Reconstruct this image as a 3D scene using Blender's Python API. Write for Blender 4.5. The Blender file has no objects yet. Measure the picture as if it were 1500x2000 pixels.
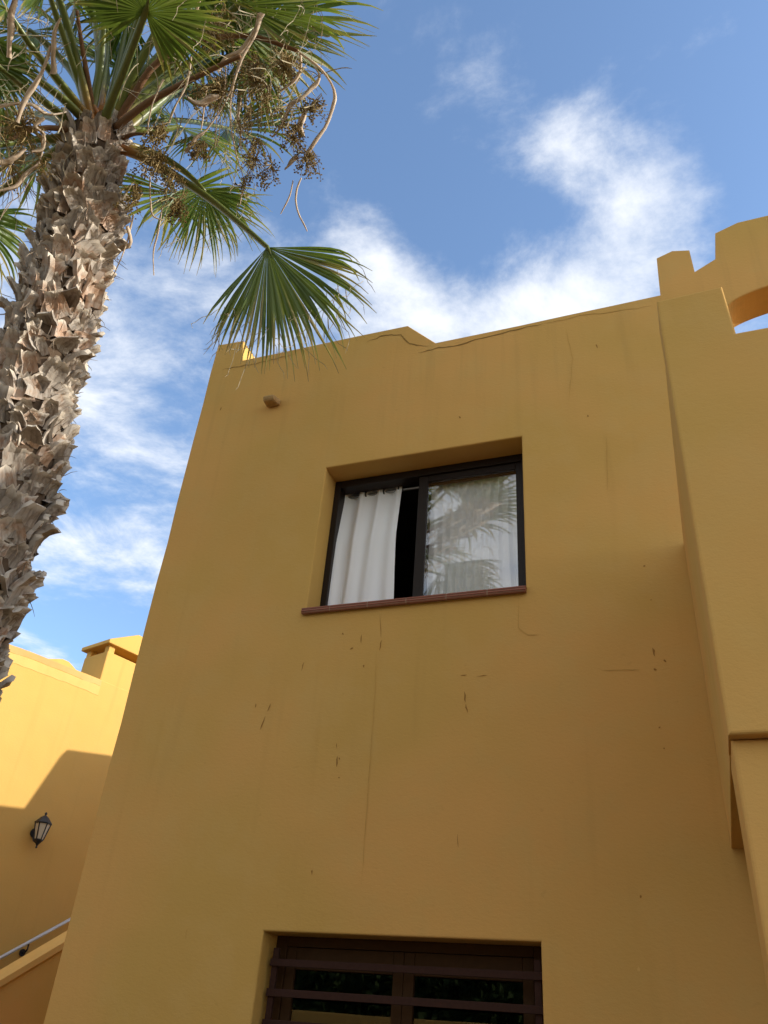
import bpy, bmesh, math, random
from mathutils import Vector, Matrix, noise
R = math.radians
random.seed(7)
sc = bpy.context.scene
C = sc.collection

# ------------------------------------------------------------------ camera
# world: X along the main wall, Y into the building, Z up; camera at (0, 0, 1.65), wall face at Y = 3.85
F = 1575.4; CX, CY = 750.0, 1000.0
def unit(v): return Vector(v).normalized()
UPI = unit((955 - CX, -1370 - CY, F))
XI = -unit((-3900 - CX, 1645 - CY, F))
YI = UPI.cross(XI).normalized()
CAM = Vector((0, 0, 1.65))
def ray(x, y):
    d = Vector((x - CX, y - CY, F))
    return Vector((d.dot(XI), d.dot(YI), d.dot(UPI)))
def at(x, y, r): return CAM + ray(x, y).normalized() * r
def on_y(x, y, Y):
    d = ray(x, y); return CAM + d * (Y / d.y)
cam = bpy.data.cameras.new('camera'); cam_o = bpy.data.objects.new('camera', cam); C.objects.link(cam_o)
cam.sensor_fit = 'HORIZONTAL'; cam.sensor_width = 36.0; cam.lens = 36.0 * F / 1500.0
cam.clip_start = 0.05; cam.clip_end = 3000
right = Vector((XI.x, YI.x, UPI.x)); down = Vector((XI.y, YI.y, UPI.y)); fwd = Vector((XI.z, YI.z, UPI.z))
m = Matrix((right, -down, -fwd)).transposed().to_4x4(); m.translation = CAM
cam_o.matrix_world = m
sc.camera = cam_o

# ------------------------------------------------------------------ sky, sun, exposure
SUN_AZ = 14.0      # degrees from +X towards +Y (behind the main wall)
SUN_EL = 20.5
sv = Vector((math.cos(R(SUN_AZ)) * math.cos(R(SUN_EL)), math.sin(R(SUN_AZ)) * math.cos(R(SUN_EL)), math.sin(R(SUN_EL))))
sun = bpy.data.lights.new('sun', 'SUN'); sun.energy = 2.4; sun.angle = R(0.55); sun.color = (1.0, 0.95, 0.85)
sun_o = bpy.data.objects.new('sun', sun); C.objects.link(sun_o)
sun_o.rotation_euler = sv.to_track_quat('Z', 'Y').to_euler(); sun_o.location = (20, 10, 20)
sc.cycles.max_bounces = 6; sc.cycles.diffuse_bounces = 4; sc.cycles.transparent_max_bounces = 6; sc.cycles.caustics_reflective = False; sc.cycles.caustics_refractive = False
sc.view_settings.view_transform = 'Standard'; sc.view_settings.look = 'None'
sc.view_settings.exposure = 1.12; sc.view_settings.gamma = 1.0; sc.view_settings.use_curve_mapping = False

world = bpy.data.worlds.new('World'); sc.world = world; world.use_nodes = True
nt = world.node_tree; nt.nodes.clear()
world.cycles.sampling_method = 'MANUAL'; world.cycles.sample_map_resolution = 256
def WN(t, **k):
    n = nt.nodes.new(t)
    for a, b in k.items(): setattr(n, a, b)
    return n
def wmath(op, a, b=None, c=None, clamp=False):
    n = WN('ShaderNodeMath', operation=op, use_clamp=clamp)
    for i, v in enumerate((a, b, c)):
        if v is None: continue
        if isinstance(v, (int, float)): n.inputs[i].default_value = v
        else: nt.links.new(v, n.inputs[i])
    return n.outputs[0]
out = WN('ShaderNodeOutputWorld'); bg = WN('ShaderNodeBackground'); bg.inputs['Strength'].default_value = 0.15
nt.links.new(bg.outputs[0], out.inputs[0])
sky = WN('ShaderNodeTexSky', sky_type='NISHITA', sun_disc=False, sun_elevation=R(SUN_EL), sun_rotation=R(90 - SUN_AZ),
         altitude=0, air_density=1.0, dust_density=0.7, ozone_density=2.6)
tc = WN('ShaderNodeTexCoord'); sep = WN('ShaderNodeSeparateXYZ'); nt.links.new(tc.outputs['Generated'], sep.inputs[0])
zc = wmath('MAXIMUM', sep.outputs[2], 0.02)
# a cloud layer on a horizontal plane overhead: (u, v) = direction projected to height 1
u_ = wmath('DIVIDE', sep.outputs[0], zc); v_ = wmath('DIVIDE', sep.outputs[1], zc)
uv = WN('ShaderNodeCombineXYZ'); nt.links.new(u_, uv.inputs[0]); nt.links.new(v_, uv.inputs[1])
def blob(c1, c2, wid, wt):
    """elongated cloud bank between two points of the layer (given by where they are seen)"""
    a = ray(*c1); b = ray(*c2); a = Vector((a.x / a.z, a.y / a.z)); b = Vector((b.x / b.z, b.y / b.z))
    c = (a + b) / 2; L = (b - a).length / 2 + 1e-4; e = (b - a).normalized()
    du = wmath('SUBTRACT', u_, c.x); dv = wmath('SUBTRACT', v_, c.y)
    p = wmath('ADD', wmath('MULTIPLY', du, e.x), wmath('MULTIPLY', dv, e.y))
    q = wmath('SUBTRACT', wmath('MULTIPLY', dv, e.x), wmath('MULTIPLY', du, e.y))
    p = wmath('DIVIDE', p, L + wid * .5); p = wmath('MULTIPLY', p, p)
    q = wmath('DIVIDE', q, wid); q = wmath('MULTIPLY', q, q)
    g = wmath('EXPONENT', wmath('MULTIPLY', wmath('ADD', p, q), -1.0))
    return wmath('MULTIPLY', g, wt)
banks = [blob((700, 640), (1500, 600), .095, .92), blob((1320, 520), (1130, 330), .065, .62), blob((1050, 310), (1150, 180), .07, .55),
         blob((880, 30), (985, 190), .065, .72), blob((650, 440), (800, 560), .075, .72), blob((1000, 500), (1260, 500), .07, .42),
         blob((60, 1090), (330, 1070), .26, .68), blob((180, 640), (330, 900), .19, .46),
         blob((300, 480), (600, 560), .14, .50), blob((40, 1240), (90, 1280), .12, .6),
         blob((1230, 260), (1390, 420), .055, .45), blob((0, 480), (60, 700), .12, .3),
         blob((500, 150), (1300, 150), .30, -.36), blob((200, 1250), (200, 1260), .4, -.35)]
M = banks[0]
for b in banks[1:]: M = wmath('ADD', M, b)
nz = WN('ShaderNodeTexNoise', noise_dimensions='3D'); nz.inputs['Scale'].default_value = 6.4
nz.inputs['Detail'].default_value = 7; nz.inputs['Roughness'].default_value = .64; nz.inputs['Distortion'].default_value = 0

nz2 = WN('ShaderNodeTexNoise'); nz2.inputs['Scale'].default_value = 2.2; nz2.inputs['Detail'].default_value = 1
nt.links.new(uv.outputs[0], nz2.inputs['Vector'])
uvw = WN('ShaderNodeVectorMath', operation='MULTIPLY_ADD'); nt.links.new(nz2.outputs['Color'], uvw.inputs[0]); uvw.inputs[1].default_value = (.2, .2, .2)
nt.links.new(uv.outputs[0], uvw.inputs[2]); nt.links.new(uvw.outputs[0], nz.inputs['Vector'])
dens = wmath('ADD', wmath('MULTIPLY', wmath('SUBTRACT', nz.outputs[0], .5), 2.1), wmath('MULTIPLY', M, 1.0))
dens = wmath('ADD', dens, wmath('MULTIPLY', wmath('SUBTRACT', nz2.outputs[0], .33), .9))
cv = WN('ShaderNodeMapRange', interpolation_type='SMOOTHSTEP'); nt.links.new(v_, cv.inputs[0])     # extra unseen cloud added behind the camera to brighten the shaded wall
cv.inputs[1].default_value = .2; cv.inputs[2].default_value = -.6; cv.inputs[3].default_value = 0; cv.inputs[4].default_value = 1.0
dens = wmath('ADD', dens, cv.outputs[0])
mr = WN('ShaderNodeMapRange', interpolation_type='SMOOTHSTEP'); nt.links.new(dens, mr.inputs[0])
mr.inputs[1].default_value = .10; mr.inputs[2].default_value = 1.30
hz = WN('ShaderNodeMapRange', interpolation_type='SMOOTHSTEP'); nt.links.new(sep.outputs[2], hz.inputs[0])
hz.inputs[1].default_value = 0.02; hz.inputs[2].default_value = .2
cd = wmath('MULTIPLY', wmath('MULTIPLY', mr.outputs[0], hz.outputs[0]), .90)
mix = WN('ShaderNodeMix', data_type='RGBA'); nt.links.new(cd, mix.inputs[0])
nt.links.new(sky.outputs[0], mix.inputs[6])
cc = WN('ShaderNodeMix', data_type='RGBA'); nt.links.new(nz.outputs[0], cc.inputs[0])
cc.inputs[6].default_value = (2.5, 2.75, 3.15, 1); cc.inputs[7].default_value = (4.0, 4.0, 4.0, 1); nt.links.new(cc.outputs[2], mix.inputs[7])
nt.links.new(mix.outputs[2], bg.inputs[0])

# ------------------------------------------------------------------ materials
def new_mat(name):
    mt = bpy.data.materials.new(name); mt.use_nodes = True
    t = mt.node_tree; t.nodes.clear()
    o = t.nodes.new('ShaderNodeOutputMaterial')
    return mt, t, o
class NB:
    def __init__(s, name):
        s.mat, s.t, s.o = new_mat(name)
    def n(s, ty, **k):
        nd = s.t.nodes.new(ty)
        for a, b in k.items(): setattr(nd, a, b)
        return nd
    def l(s, a, b): s.t.links.new(a, b)
    def noise(s, scale, detail=4, rough=.55, vec=None, dist=0.0):
        nd = s.n('ShaderNodeTexNoise'); nd.inputs['Scale'].default_value = scale; nd.inputs['Detail'].default_value = detail
        nd.inputs['Roughness'].default_value = rough; nd.inputs['Distortion'].default_value = dist
        if vec is not None: s.l(vec, nd.inputs['Vector'])
        return nd.outputs[0]
    def math(s, op, a, b=0.0, clamp=False):
        nd = s.n('ShaderNodeMath', operation=op, use_clamp=clamp)
        for i, v in enumerate((a, b)):
            if isinstance(v, (int, float)): nd.inputs[i].default_value = v
            else: s.l(v, nd.inputs[i])
        return nd.outputs[0]
    def rng(s, v, a, b, c=0.0, d=1.0):
        nd = s.n('ShaderNodeMapRange', interpolation_type='SMOOTHSTEP'); s.l(v, nd.inputs[0])
        for i, x in enumerate((a, b, c, d)): nd.inputs[i + 1].default_value = x
        return nd.outputs[0]
    def mix(s, fac, a, b, mode='MIX'):
        nd = s.n('ShaderNodeMix', data_type='RGBA', blend_type=mode)
        if isinstance(fac, (int, float)): nd.inputs[0].default_value = fac
        else: s.l(fac, nd.inputs[0])
        for i, v in ((6, a), (7, b)):
            if isinstance(v, tuple): nd.inputs[i].default_value = (*v, 1)
            else: s.l(v, nd.inputs[i])
        return nd.outputs[2]
    def pos(s, scale=(1, 1, 1)):
        g = s.n('ShaderNodeNewGeometry'); mp = s.n('ShaderNodeMapping'); mp.inputs['Scale'].default_value = scale
        s.l(g.outputs['Position'], mp.inputs[0]); return mp.outputs[0]
    def obj(s, scale=(1, 1, 1)):
        g = s.n('ShaderNodeTexCoord'); mp = s.n('ShaderNodeMapping'); mp.inputs['Scale'].default_value = scale
        s.l(g.outputs['Object'], mp.inputs[0]); return mp.outputs[0]
    def bump(s, h, strength, dist, prev=None):
        b = s.n('ShaderNodeBump'); b.inputs['Strength'].default_value = strength; b.inputs['Distance'].default_value = dist
        s.l(h, b.inputs['Height'])
        if prev is not None: s.l(prev, b.inputs['Normal'])
        return b.outputs[0]
    def pbr(s, col, rough=.8, spec=.3, normal=None, metallic=0.0):
        p = s.n('ShaderNodeBsdfPrincipled')
        if isinstance(col, tuple): p.inputs['Base Color'].default_value = (*col, 1)
        else: s.l(col, p.inputs['Base Color'])
        if isinstance(rough, (int, float)): p.inputs['Roughness'].default_value = rough
        else: s.l(rough, p.inputs['Roughness'])
        p.inputs['Specular IOR Level'].default_value = spec; p.inputs['Metallic'].default_value = metallic
        if normal is not None: s.l(normal, p.inputs['Normal'])
        s.l(p.outputs[0], s.o.inputs[0]); return p

def stucco(name, c1, c2, c3):
    b = NB(name); P = b.pos()
    big = b.noise(.9, 2, .55, P); mid = b.noise(4.5, 3, .6, P)
    streak = b.noise(2.2, 2, .6, b.pos((4.5, 4.5, .35)))
    spots = b.noise(24, 1, .5, P)
    col = b.mix(b.rng(big, .32, .68), c1, c2)
    col = b.mix(b.math('MULTIPLY', b.rng(mid, .42, .72), .5), col, c3)
    col = b.mix(b.math('MULTIPLY', b.rng(streak, .54, .80), .13), col, (c1[0] * .68, c1[1] * .66, c1[2] * .62))
    col = b.mix(b.math('MULTIPLY', b.rng(spots, .74, .84), .12), col, (c1[0] * .6, c1[1] * .55, c1[2] * .5))
    zz = b.n('ShaderNodeSeparateXYZ'); b.l(P, zz.inputs[0])
    drip = b.math('MULTIPLY', b.rng(b.noise(2.0, 3, .65, b.pos((5.5, 5.5, .30))), .50, .72), b.rng(zz.outputs[2], 4.5, 5.7))
    col = b.mix(b.math('MULTIPLY', drip, .15), col, (c1[0] * .62, c1[1] * .66, c1[2] * .75))
    hgt = b.math('ADD', b.math('MULTIPLY', b.noise(3.2, 1, .5, P), 1.0), b.math('MULTIPLY', b.noise(42, 3, .65, b.pos((1, 1, 1.6))), .16))
    hgt = b.math('ADD', hgt, b.math('MULTIPLY', b.noise(170, 1, .6, P), .05))
    nb = b.bump(hgt, .40, .020)
    b.pbr(col, .88, .18, nb)
    return b.mat
OCHRE = stucco('ochre_stucco', (.580, .350, .092), (.655, .362, .106), (.60, .372, .115))
OCHRE_L = stucco('ochre_stucco_neighbour', (.62, .37, .098), (.66, .385, .105), (.61, .37, .106))
COPING = stucco('faded_coping_plaster', (.66, .33, .115), (.68, .40, .14), (.62, .30, .10))
PALEBAND = stucco('patched_plaster', (.68, .43, .135), (.70, .42, .13), (.64, .38, .11))
def simple(name, col, rough=.6, spec=.4, metallic=0.0, var=.12, nscale=30, bump=.0):
    b = NB(name); n = b.noise(nscale, 4, .6, b.pos())
    c = b.mix(n, tuple(x * (1 - var) for x in col), tuple(min(1, x * (1 + var)) for x in col))
    nb = b.bump(n, bump, .004) if bump else None
    b.pbr(c, rough, spec, nb, metallic); return b.mat
CRACK = simple('crack_dark', (.28, .16, .046), .95, .1, var=.4)
SCUFF = simple('rusty_scuff', (.32, .16, .043), .95, .1, var=.4)
HAIRLINE = simple('hairline_crack', (.535, .315, .085), .95, .1, var=.25)
FRAME = simple('dark_bronze_aluminium', (.020, .013, .009), .45, .25, .1, .1)
BARM = simple('brown_painted_bar', (.044, .020, .014), .75, .12, 0, .3, 60, .1)
WOOD = simple('brown_window_wood', (.055, .026, .009), .75, .15, 0, .3, 25, .1)
TERRA = simple('terracotta_tile', (.26, .085, .045), .5, .4, 0, .25, 45, .15)
GROUT = simple('pale_grout', (.36, .25, .16), .9, .2, 0, .15, 50)
RAIL = simple('steel_handrail', (.60, .57, .52), .5, .5, .3, .05)
IRON = simple('black_lantern_iron', (.022, .022, .024), .5, .5, .2, .2, 60, .1)
STONE = simple('stained_spout_mortar', (.42, .26, .11), .95, .1, 0, .35, 40, .4)
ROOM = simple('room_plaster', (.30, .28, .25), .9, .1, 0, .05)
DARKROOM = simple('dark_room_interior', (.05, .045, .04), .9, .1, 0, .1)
ROD = simple('steel_curtain_rod', (.35, .35, .36), .35, .5, .8, .05)
BLACKP = simple('black_ring', (.02, .02, .02), .45, .4)
def glass_mat(name, ior, tint=(1, 1, 1), rough=.0):
    b = NB(name); ge = b.n('ShaderNodeNewGeometry'); dt = b.n('ShaderNodeVectorMath', operation='DOT_PRODUCT')
    b.l(ge.outputs['Incoming'], dt.inputs[0]); b.l(ge.outputs['Normal'], dt.inputs[1])
    cs_ = b.math('SUBTRACT', 1.0, b.math('ABSOLUTE', dt.outputs['Value'])); f0 = ((ior - 1) / (ior + 1)) ** 2
    fr = b.math('ADD', b.math('MULTIPLY', b.math('POWER', cs_, 5.0), 1 - f0), f0, True)
    wav = b.bump(b.noise(1.6, 1, .5, b.pos()), .035, .02)
    g = b.n('ShaderNodeBsdfGlossy'); g.inputs['Roughness'].default_value = rough; g.inputs['Color'].default_value = (1, 1, 1, 1)
    b.l(wav, g.inputs['Normal'])
    t = b.n('ShaderNodeBsdfTransparent'); t.inputs[0].default_value = (*tint, 1)
    mx = b.n('ShaderNodeMixShader'); b.l(fr, mx.inputs[0]); b.l(t.outputs[0], mx.inputs[1]); b.l(g.outputs[0], mx.inputs[2])
    b.l(mx.outputs[0], b.o.inputs[0]); return b.mat
GLASS = glass_mat('window_glass', 2.0, (.99, .99, .985), .0)
GLASS_D = glass_mat('dark_window_glass', 1.6, (.5, .5, .48), .01)
LGLASS = simple('frosted_lantern_glass', (.55, .47, .34), .35, .5, 0, .1)
def cloth(name, col):
    b = NB(name); nb = b.bump(b.noise(220, 2, .5, b.pos()), .15, .001)
    d = b.n('ShaderNodeBsdfDiffuse'); d.inputs[0].default_value = (*col, 1); b.l(nb, d.inputs['Normal'])
    t = b.n('ShaderNodeBsdfTranslucent'); t.inputs[0].default_value = (*col, 1)
    mx = b.n('ShaderNodeMixShader'); mx.inputs[0].default_value = .12
    b.l(d.outputs[0], mx.inputs[1]); b.l(t.outputs[0], mx.inputs[2]); b.l(mx.outputs[0], b.o.inputs[0]); return b.mat
CURTAIN = cloth('white_curtain_cloth', (.95, .94, .925))
SHEER = cloth('pleated_white_cloth', (.95, .95, .93))
def leaf_mat():
    b = NB('fan_palm_leaf')
    t = b.n('ShaderNodeAttribute', attribute_name='tt').outputs['Fac']; r = b.n('ShaderNodeAttribute', attribute_name='rnd').outputs['Fac']
    col = b.mix(r, (.042, .085, .013), (.150, .205, .036))
    col = b.mix(b.math('MULTIPLY', b.rng(b.noise(14, 3, .6, b.pos()), .5, .8), .4), col, (.13, .17, .035))
    col = b.mix(b.math('MULTIPLY', b.rng(r, .86, .92), b.rng(t, .15, .6)), col, (.42, .34, .16))
    tipf = b.rng(b.math('ADD', t, b.math('MULTIPLY', r, .25)), .74, 1.05)
    col = b.mix(tipf, col, (.36, .27, .07))
    tip2 = b.rng(b.math('ADD', t, b.math('MULTIPLY', r, .10)), .95, 1.06)
    col = b.mix(tip2, col, (.24, .15, .075))
    p = b.n('ShaderNodeBsdfPrincipled'); b.l(col, p.inputs['Base Color']); p.inputs['Roughness'].default_value = .42; p.inputs['Specular IOR Level'].default_value = .45
    tr = b.n('ShaderNodeBsdfTranslucent'); b.l(b.mix(.5, col, (.26, .33, .03)), tr.inputs[0])
    mx = b.n('ShaderNodeMixShader'); mx.inputs[0].default_value = .42
    b.l(p.outputs[0], mx.inputs[1]); b.l(tr.outputs[0], mx.inputs[2]); b.l(mx.outputs[0], b.o.inputs[0]); return b.mat
LEAF = leaf_mat()
def dry_mat(name, c1, c2, tl=.2):
    b = NB(name); n = b.noise(22, 4, .6, b.pos()); oi = b.n('ShaderNodeObjectInfo')
    col = b.mix(n, c1, c2)
    d = b.n('ShaderNodeBsdfPrincipled'); b.l(col, d.inputs['Base Color']); d.inputs['Roughness'].default_value = .75; d.inputs['Specular IOR Level'].default_value = .25
    t = b.n('ShaderNodeBsdfTranslucent'); b.l(col, t.inputs[0])
    mx = b.n('ShaderNodeMixShader'); mx.inputs[0].default_value = tl
    b.l(d.outputs[0], mx.inputs[1]); b.l(t.outputs[0], mx.inputs[2]); b.l(mx.outputs[0], b.o.inputs[0]); return b.mat
BRACT = dry_mat('papery_bract', (.86, .74, .58), (.52, .36, .23), .3)
THREAD = dry_mat('leaf_thread', (.55, .48, .34), (.42, .34, .2), .3)
FIBRE = dry_mat('trunk_fibre', (.46, .36, .26), (.24, .17, .11), .1)
TWIG = dry_mat('dry_twig', (.26, .18, .09), (.46, .34, .15), .05)
BERRY = dry_mat('palm_berry', (.05, .035, .015), (.34, .23, .07), .0)
def petiole_mat():
    b = NB('petiole_green'); t = b.n('ShaderNodeAttribute', attribute_name='tt').outputs['Fac']
    n = b.noise(18, 3, .6, b.pos((1, 1, 1)))
    col = b.mix(n, (.10, .13, .022), (.17, .19, .035))
    col = b.mix(b.rng(t, .30, .04), col, (.34, .13, .03))
    b.pbr(col, .38, .45); return b.mat
PETIOLE = petiole_mat()
DEADPET = dry_mat('brown_stalk', (.16, .075, .035), (.25, .14, .07), .0)
def boot_mat():
    b = NB('leaf_base_bark'); oi = b.n('ShaderNodeObjectInfo'); rv = oi.outputs['Random']
    t = b.n('ShaderNodeAttribute', attribute_name='tt').outputs['Fac']
    O = b.obj((60, 60, 5)); g = b.noise(1.0, 5, .65, O); blot = b.noise(14, 4, .6, b.pos())
    base = b.mix(rv, (.32, .265, .21), (.56, .50, .43))
    base = b.mix(b.rng(g, .42, .72), base, (.19, .145, .11))
    orange = b.rng(b.math('ADD', b.math('MULTIPLY', blot, .9), b.math('MULTIPLY', rv, .45)), .66, .95)
    base = b.mix(b.math('MULTIPLY', orange, .55), base, (.42, .20, .085))
    base = b.mix(b.rng(t, .72, 1.0), base, (.60, .52, .42))
    nb = b.bump(g, .6, .006)
    b.pbr(base, .85, .2, nb); return b.mat
BOOT = boot_mat()
TRUNK = simple('trunk_core', (.11, .075, .05), .95, .1, 0, .4, 30, .6)
SHRUB = dry_mat('dark_leaf', (.030, .055, .014), (.065, .095, .024), .2)
BARK = simple('tree_bark', (.10, .075, .05), .9, .1, 0, .3, 25, .5)
def ground_mat():
    b = NB('paving_ground'); P = b.pos(); br = b.n('ShaderNodeTexBrick'); b.l(P, br.inputs[0])
    br.inputs['Scale'].default_value = 1.6; br.inputs['Color1'].default_value = (.13, .105, .08, 1); br.inputs['Color2'].default_value = (.11, .09, .07, 1)
    br.inputs['Mortar'].default_value = (.09, .075, .06, 1); br.inputs['Mortar Size'].default_value = .012
    col = b.mix(b.math('MULTIPLY', b.noise(1.2, 5, .6, P), .5), br.outputs[0], (.10, .08, .06))
    b.pbr(col, .85, .2); return b.mat
GROUND = ground_mat()
ROOFM = simple('dark_roof_felt', (.07, .06, .055), .95, .1, 0, .2, 8)

# ------------------------------------------------------------------ helpers
WL = {}
def wl(o): return WL.get(o.name, Vector((0, 0, 0))) if o else Vector((0, 0, 0))
def tag(o, label=None, cat=None, group=None, kind=None):
    for k, v in (('label', label), ('category', cat), ('group', group), ('kind', kind)):
        if v: o[k] = v
    return o
def thing(name, loc, label, cat, group=None):
    o = bpy.data.objects.new(name, None); C.objects.link(o); o.location = loc; o.empty_display_size = .2
    WL[o.name] = Vector(loc); return tag(o, label, cat, group)
class MB:
    def __init__(s): s.v = []; s.f = []; s.tt = []; s.rn = []; s.mi = []
    def vert(s, p, t=0.0, r=0.0):
        s.v.append(Vector(p)); s.tt.append(t); s.rn.append(r); return len(s.v) - 1
    def face(s, idx, mi=0): s.f.append(tuple(idx)); s.mi.append(mi)
    def box(s, a, b, mi=0):
        x0, y0, z0 = a; x1, y1, z1 = b
        i = [s.vert(p) for p in ((x0, y0, z0), (x1, y0, z0), (x1, y1, z0), (x0, y1, z0), (x0, y0, z1), (x1, y0, z1), (x1, y1, z1), (x0, y1, z1))]
        for q in ((0, 3, 2, 1), (4, 5, 6, 7), (0, 1, 5, 4), (1, 2, 6, 5), (2, 3, 7, 6), (3, 0, 4, 7)): s.face([i[k] for k in q], mi)
    def tube(s, pts, rad, n=6, flat=1.0, up=None, mi=0, cap=True, rnd=0.0):
        rings = []; N = len(pts)
        for k, p in enumerate(pts):
            d = (pts[min(k + 1, N - 1)] - pts[max(k - 1, 0)]).normalized()
            u0 = up if up is not None else Vector((.13, .21, 1))
            a = d.cross(u0)
            if a.length < 1e-4: a = d.cross(Vector((1, 0, 0)))
            a.normalize(); b_ = a.cross(d).normalized()
            r = rad[k] if isinstance(rad, (list, tuple)) else rad
            t = k / (N - 1)
            rings.append([s.vert(p + a * math.cos(2 * math.pi * j / n) * r + b_ * math.sin(2 * math.pi * j / n) * r * flat, t, rnd) for j in range(n)])
        for k in range(N - 1):
            for j in range(n):
                s.face((rings[k][j], rings[k][(j + 1) % n], rings[k + 1][(j + 1) % n], rings[k + 1][j]), mi)
        if cap: s.face(rings[0][::-1], mi); s.face(rings[-1], mi)
    def ribbon(s, pts, wid, side, t0=0.0, rnd=0.0, mi=0, thick=0.0):
        prev = None; N = len(pts)
        for k, p in enumerate(pts):
            sd = side[k] if isinstance(side, list) else side
            w = wid[k] if isinstance(wid, (list, tuple)) else wid
            cur = (s.vert(p - sd * w / 2, k / (N - 1), rnd), s.vert(p + sd * w / 2, k / (N - 1), rnd))
            if prev: s.face((prev[0], prev[1], cur[1], cur[0]), mi)
            prev = cur
    def build(s, name, mats, parent=None, smooth=False, bevel=0.0, label=None, kind=None, loc=None):
        base = wl(parent) if parent else Vector((0, 0, 0))
        if loc is not None: base = Vector(loc)
        me = bpy.data.meshes.new(name); me.from_pydata([tuple(v - base) for v in s.v], [], s.f)
        for mm in (mats if isinstance(mats, list) else [mats]): me.materials.append(mm)
        if any(s.mi): me.polygons.foreach_set('material_index', s.mi)
        for nm, arr in (('tt', s.tt), ('rnd', s.rn)):
            a = me.attributes.new(nm, 'FLOAT', 'POINT'); a.data.foreach_set('value', arr)
        if smooth: me.polygons.foreach_set('use_smooth', [True] * len(me.polygons))
        me.update()
        o = bpy.data.objects.new(name, me); C.objects.link(o)
        WL[o.name] = base
        if parent: o.parent = parent; o.location = base - wl(parent)
        else: o.location = base
        if bevel:
            md = o.modifiers.new('bevel', 'BEVEL'); md.width = bevel; md.segments = 2; md.limit_method = 'ANGLE'; md.angle_limit = R(40)
        return tag(o, label, None, None, kind)
def boxpart(name, a, b, mat, parent=None, bevel=0.0, **k):
    q = MB(); q.box(a, b); return q.build(name, mat, parent, bevel=bevel, **k)
def jag(pts, step=.22, amp=.005):
    """plaster edges are never dead straight: subdivide a closed outline and nudge it"""
    o = []
    for i, p in enumerate(pts):
        q = pts[(i + 1) % len(pts)]; L = math.hypot(q[0] - p[0], q[1] - p[1]); n = max(1, int(L / step))
        d = ((q[0] - p[0]) / max(L, 1e-6), (q[1] - p[1]) / max(L, 1e-6))
        for k in range(n):
            t = k / n; j = (random.uniform(-amp, amp) if k else 0)
            o.append((p[0] + (q[0] - p[0]) * t - d[1] * j, p[1] + (q[1] - p[1]) * t + d[0] * j))
    return o
def plate(name, outline, holes, thick, bev, frame, mat, parent):
    """a wall slab with openings; frame maps local (x, y, z) to world, slab centred on local z"""
    cu = bpy.data.curves.new('tmp', 'CURVE'); cu.dimensions = '2D'; cu.fill_mode = 'BOTH'
    cu.extrude = thick / 2 - bev; cu.bevel_depth = bev; cu.bevel_resolution = 2; cu.offset = -bev
    for ol in [outline] + holes:
        sp = cu.splines.new('POLY'); sp.points.add(len(ol) - 1); sp.use_cyclic_u = True
        for k, p in enumerate(ol): sp.points[k].co = (p[0], p[1], 0, 1)
    ob = bpy.data.objects.new('tmp', cu); C.objects.link(ob)
    dg = bpy.context.evaluated_depsgraph_get(); dg.update()
    me = bpy.data.meshes.new_from_object(ob.evaluated_get(dg))
    bpy.data.objects.remove(ob); bpy.data.curves.remove(cu)
    base = wl(parent)
    for v in me.vertices: v.co = frame @ v.co - base
    me.name = name; me.materials.clear(); me.materials.append(mat)
    me.polygons.foreach_set('use_smooth', [False] * len(me.polygons)); me.update()
    o = bpy.data.objects.new(name, me); C.objects.link(o); WL[o.name] = base; o.parent = parent
    return o
D = 3.85
XZ = lambda y: Matrix(((1, 0, 0, 0), (0, 0, 1, y), (0, 1, 0, 0), (0, 0, 0, 1)))      # local x->X, y->Z, z->Y
YZ = lambda x: Matrix(((0, 0, 1, x), (1, 0, 0, 0), (0, 1, 0, 0), (0, 0, 0, 1)))      # local x->Y, y->Z, z->X
def bez(pts, n=12):
    """smooth path through points (Catmull-Rom)"""
    P = [Vector(p) for p in pts]; o = []
    for i in range(len(P) - 1):
        p0 = P[max(i - 1, 0)]; p1 = P[i]; p2 = P[i + 1]; p3 = P[min(i + 2, len(P) - 1)]
        for k in range(n):
            t = k / n
            o.append(.5 * ((2 * p1) + (p2 - p0) * t + (2 * p0 - 5 * p1 + 4 * p2 - p3) * t * t + (3 * p1 - p0 - 3 * p2 + p3) * t ** 3))
    o.append(P[-1]); return o

# ------------------------------------------------------------------ ground
g = MB(); g.face([g.vert(p) for p in ((-400, -400, 0), (400, -400, 0), (400, 400, 0), (-400, 400, 0))])
tag(g.build('ground', GROUND), kind='structure')

# ------------------------------------------------------------------ main building
XL, XR, YB, TW = -3.165, 7.0, 12.0, .24
bld = thing('apartment_building', (XL, D, 0), 'tall ochre stucco building in shade with notched parapet, open window and cracks', 'building')
prof = [(XL, 0), (XR, 0), (XR, 6.35), (.745, 6.345), (.60, 6.29), (.565, 6.043), (.43, 5.965), (.425, 6.18), (.32, 6.21), (.217, 6.172), (.203, 5.815),
        (-1.31, 5.80), (-1.53, 6.035), (-2.89, 6.045), (-2.93, 6.27), (XL, 6.285)]
prof = [prof[0]] + [p for p in jag(prof, .3, .005)[1:]]
UX0, UX1, UZ0, UZ1 = -2.032, -.722, 3.775, 4.832
LX0, LX1, LZ0, LZ1 = -2.022, -.702, .95, 2.072
win_u = [(UX0, UZ0), (UX1, UZ0), (UX1, UZ1), (UX0, UZ1)]
win_l = [(LX0, LZ0), (LX1, LZ0), (LX1, LZ1), (LX0, LZ1)]
arch = [(.572, 4.96), (2.05, 4.96), (2.05, 5.575)]
for k in range(41):
    t = .5 - .5 * math.cos(math.pi * k / 40); x = 2.05 + (.572 - 2.05) * t; s_ = (x - 1.311) / .739
    arch.append((x, 5.58 + .16 * math.sqrt(max(0, 1 - s_ * s_))))
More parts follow.
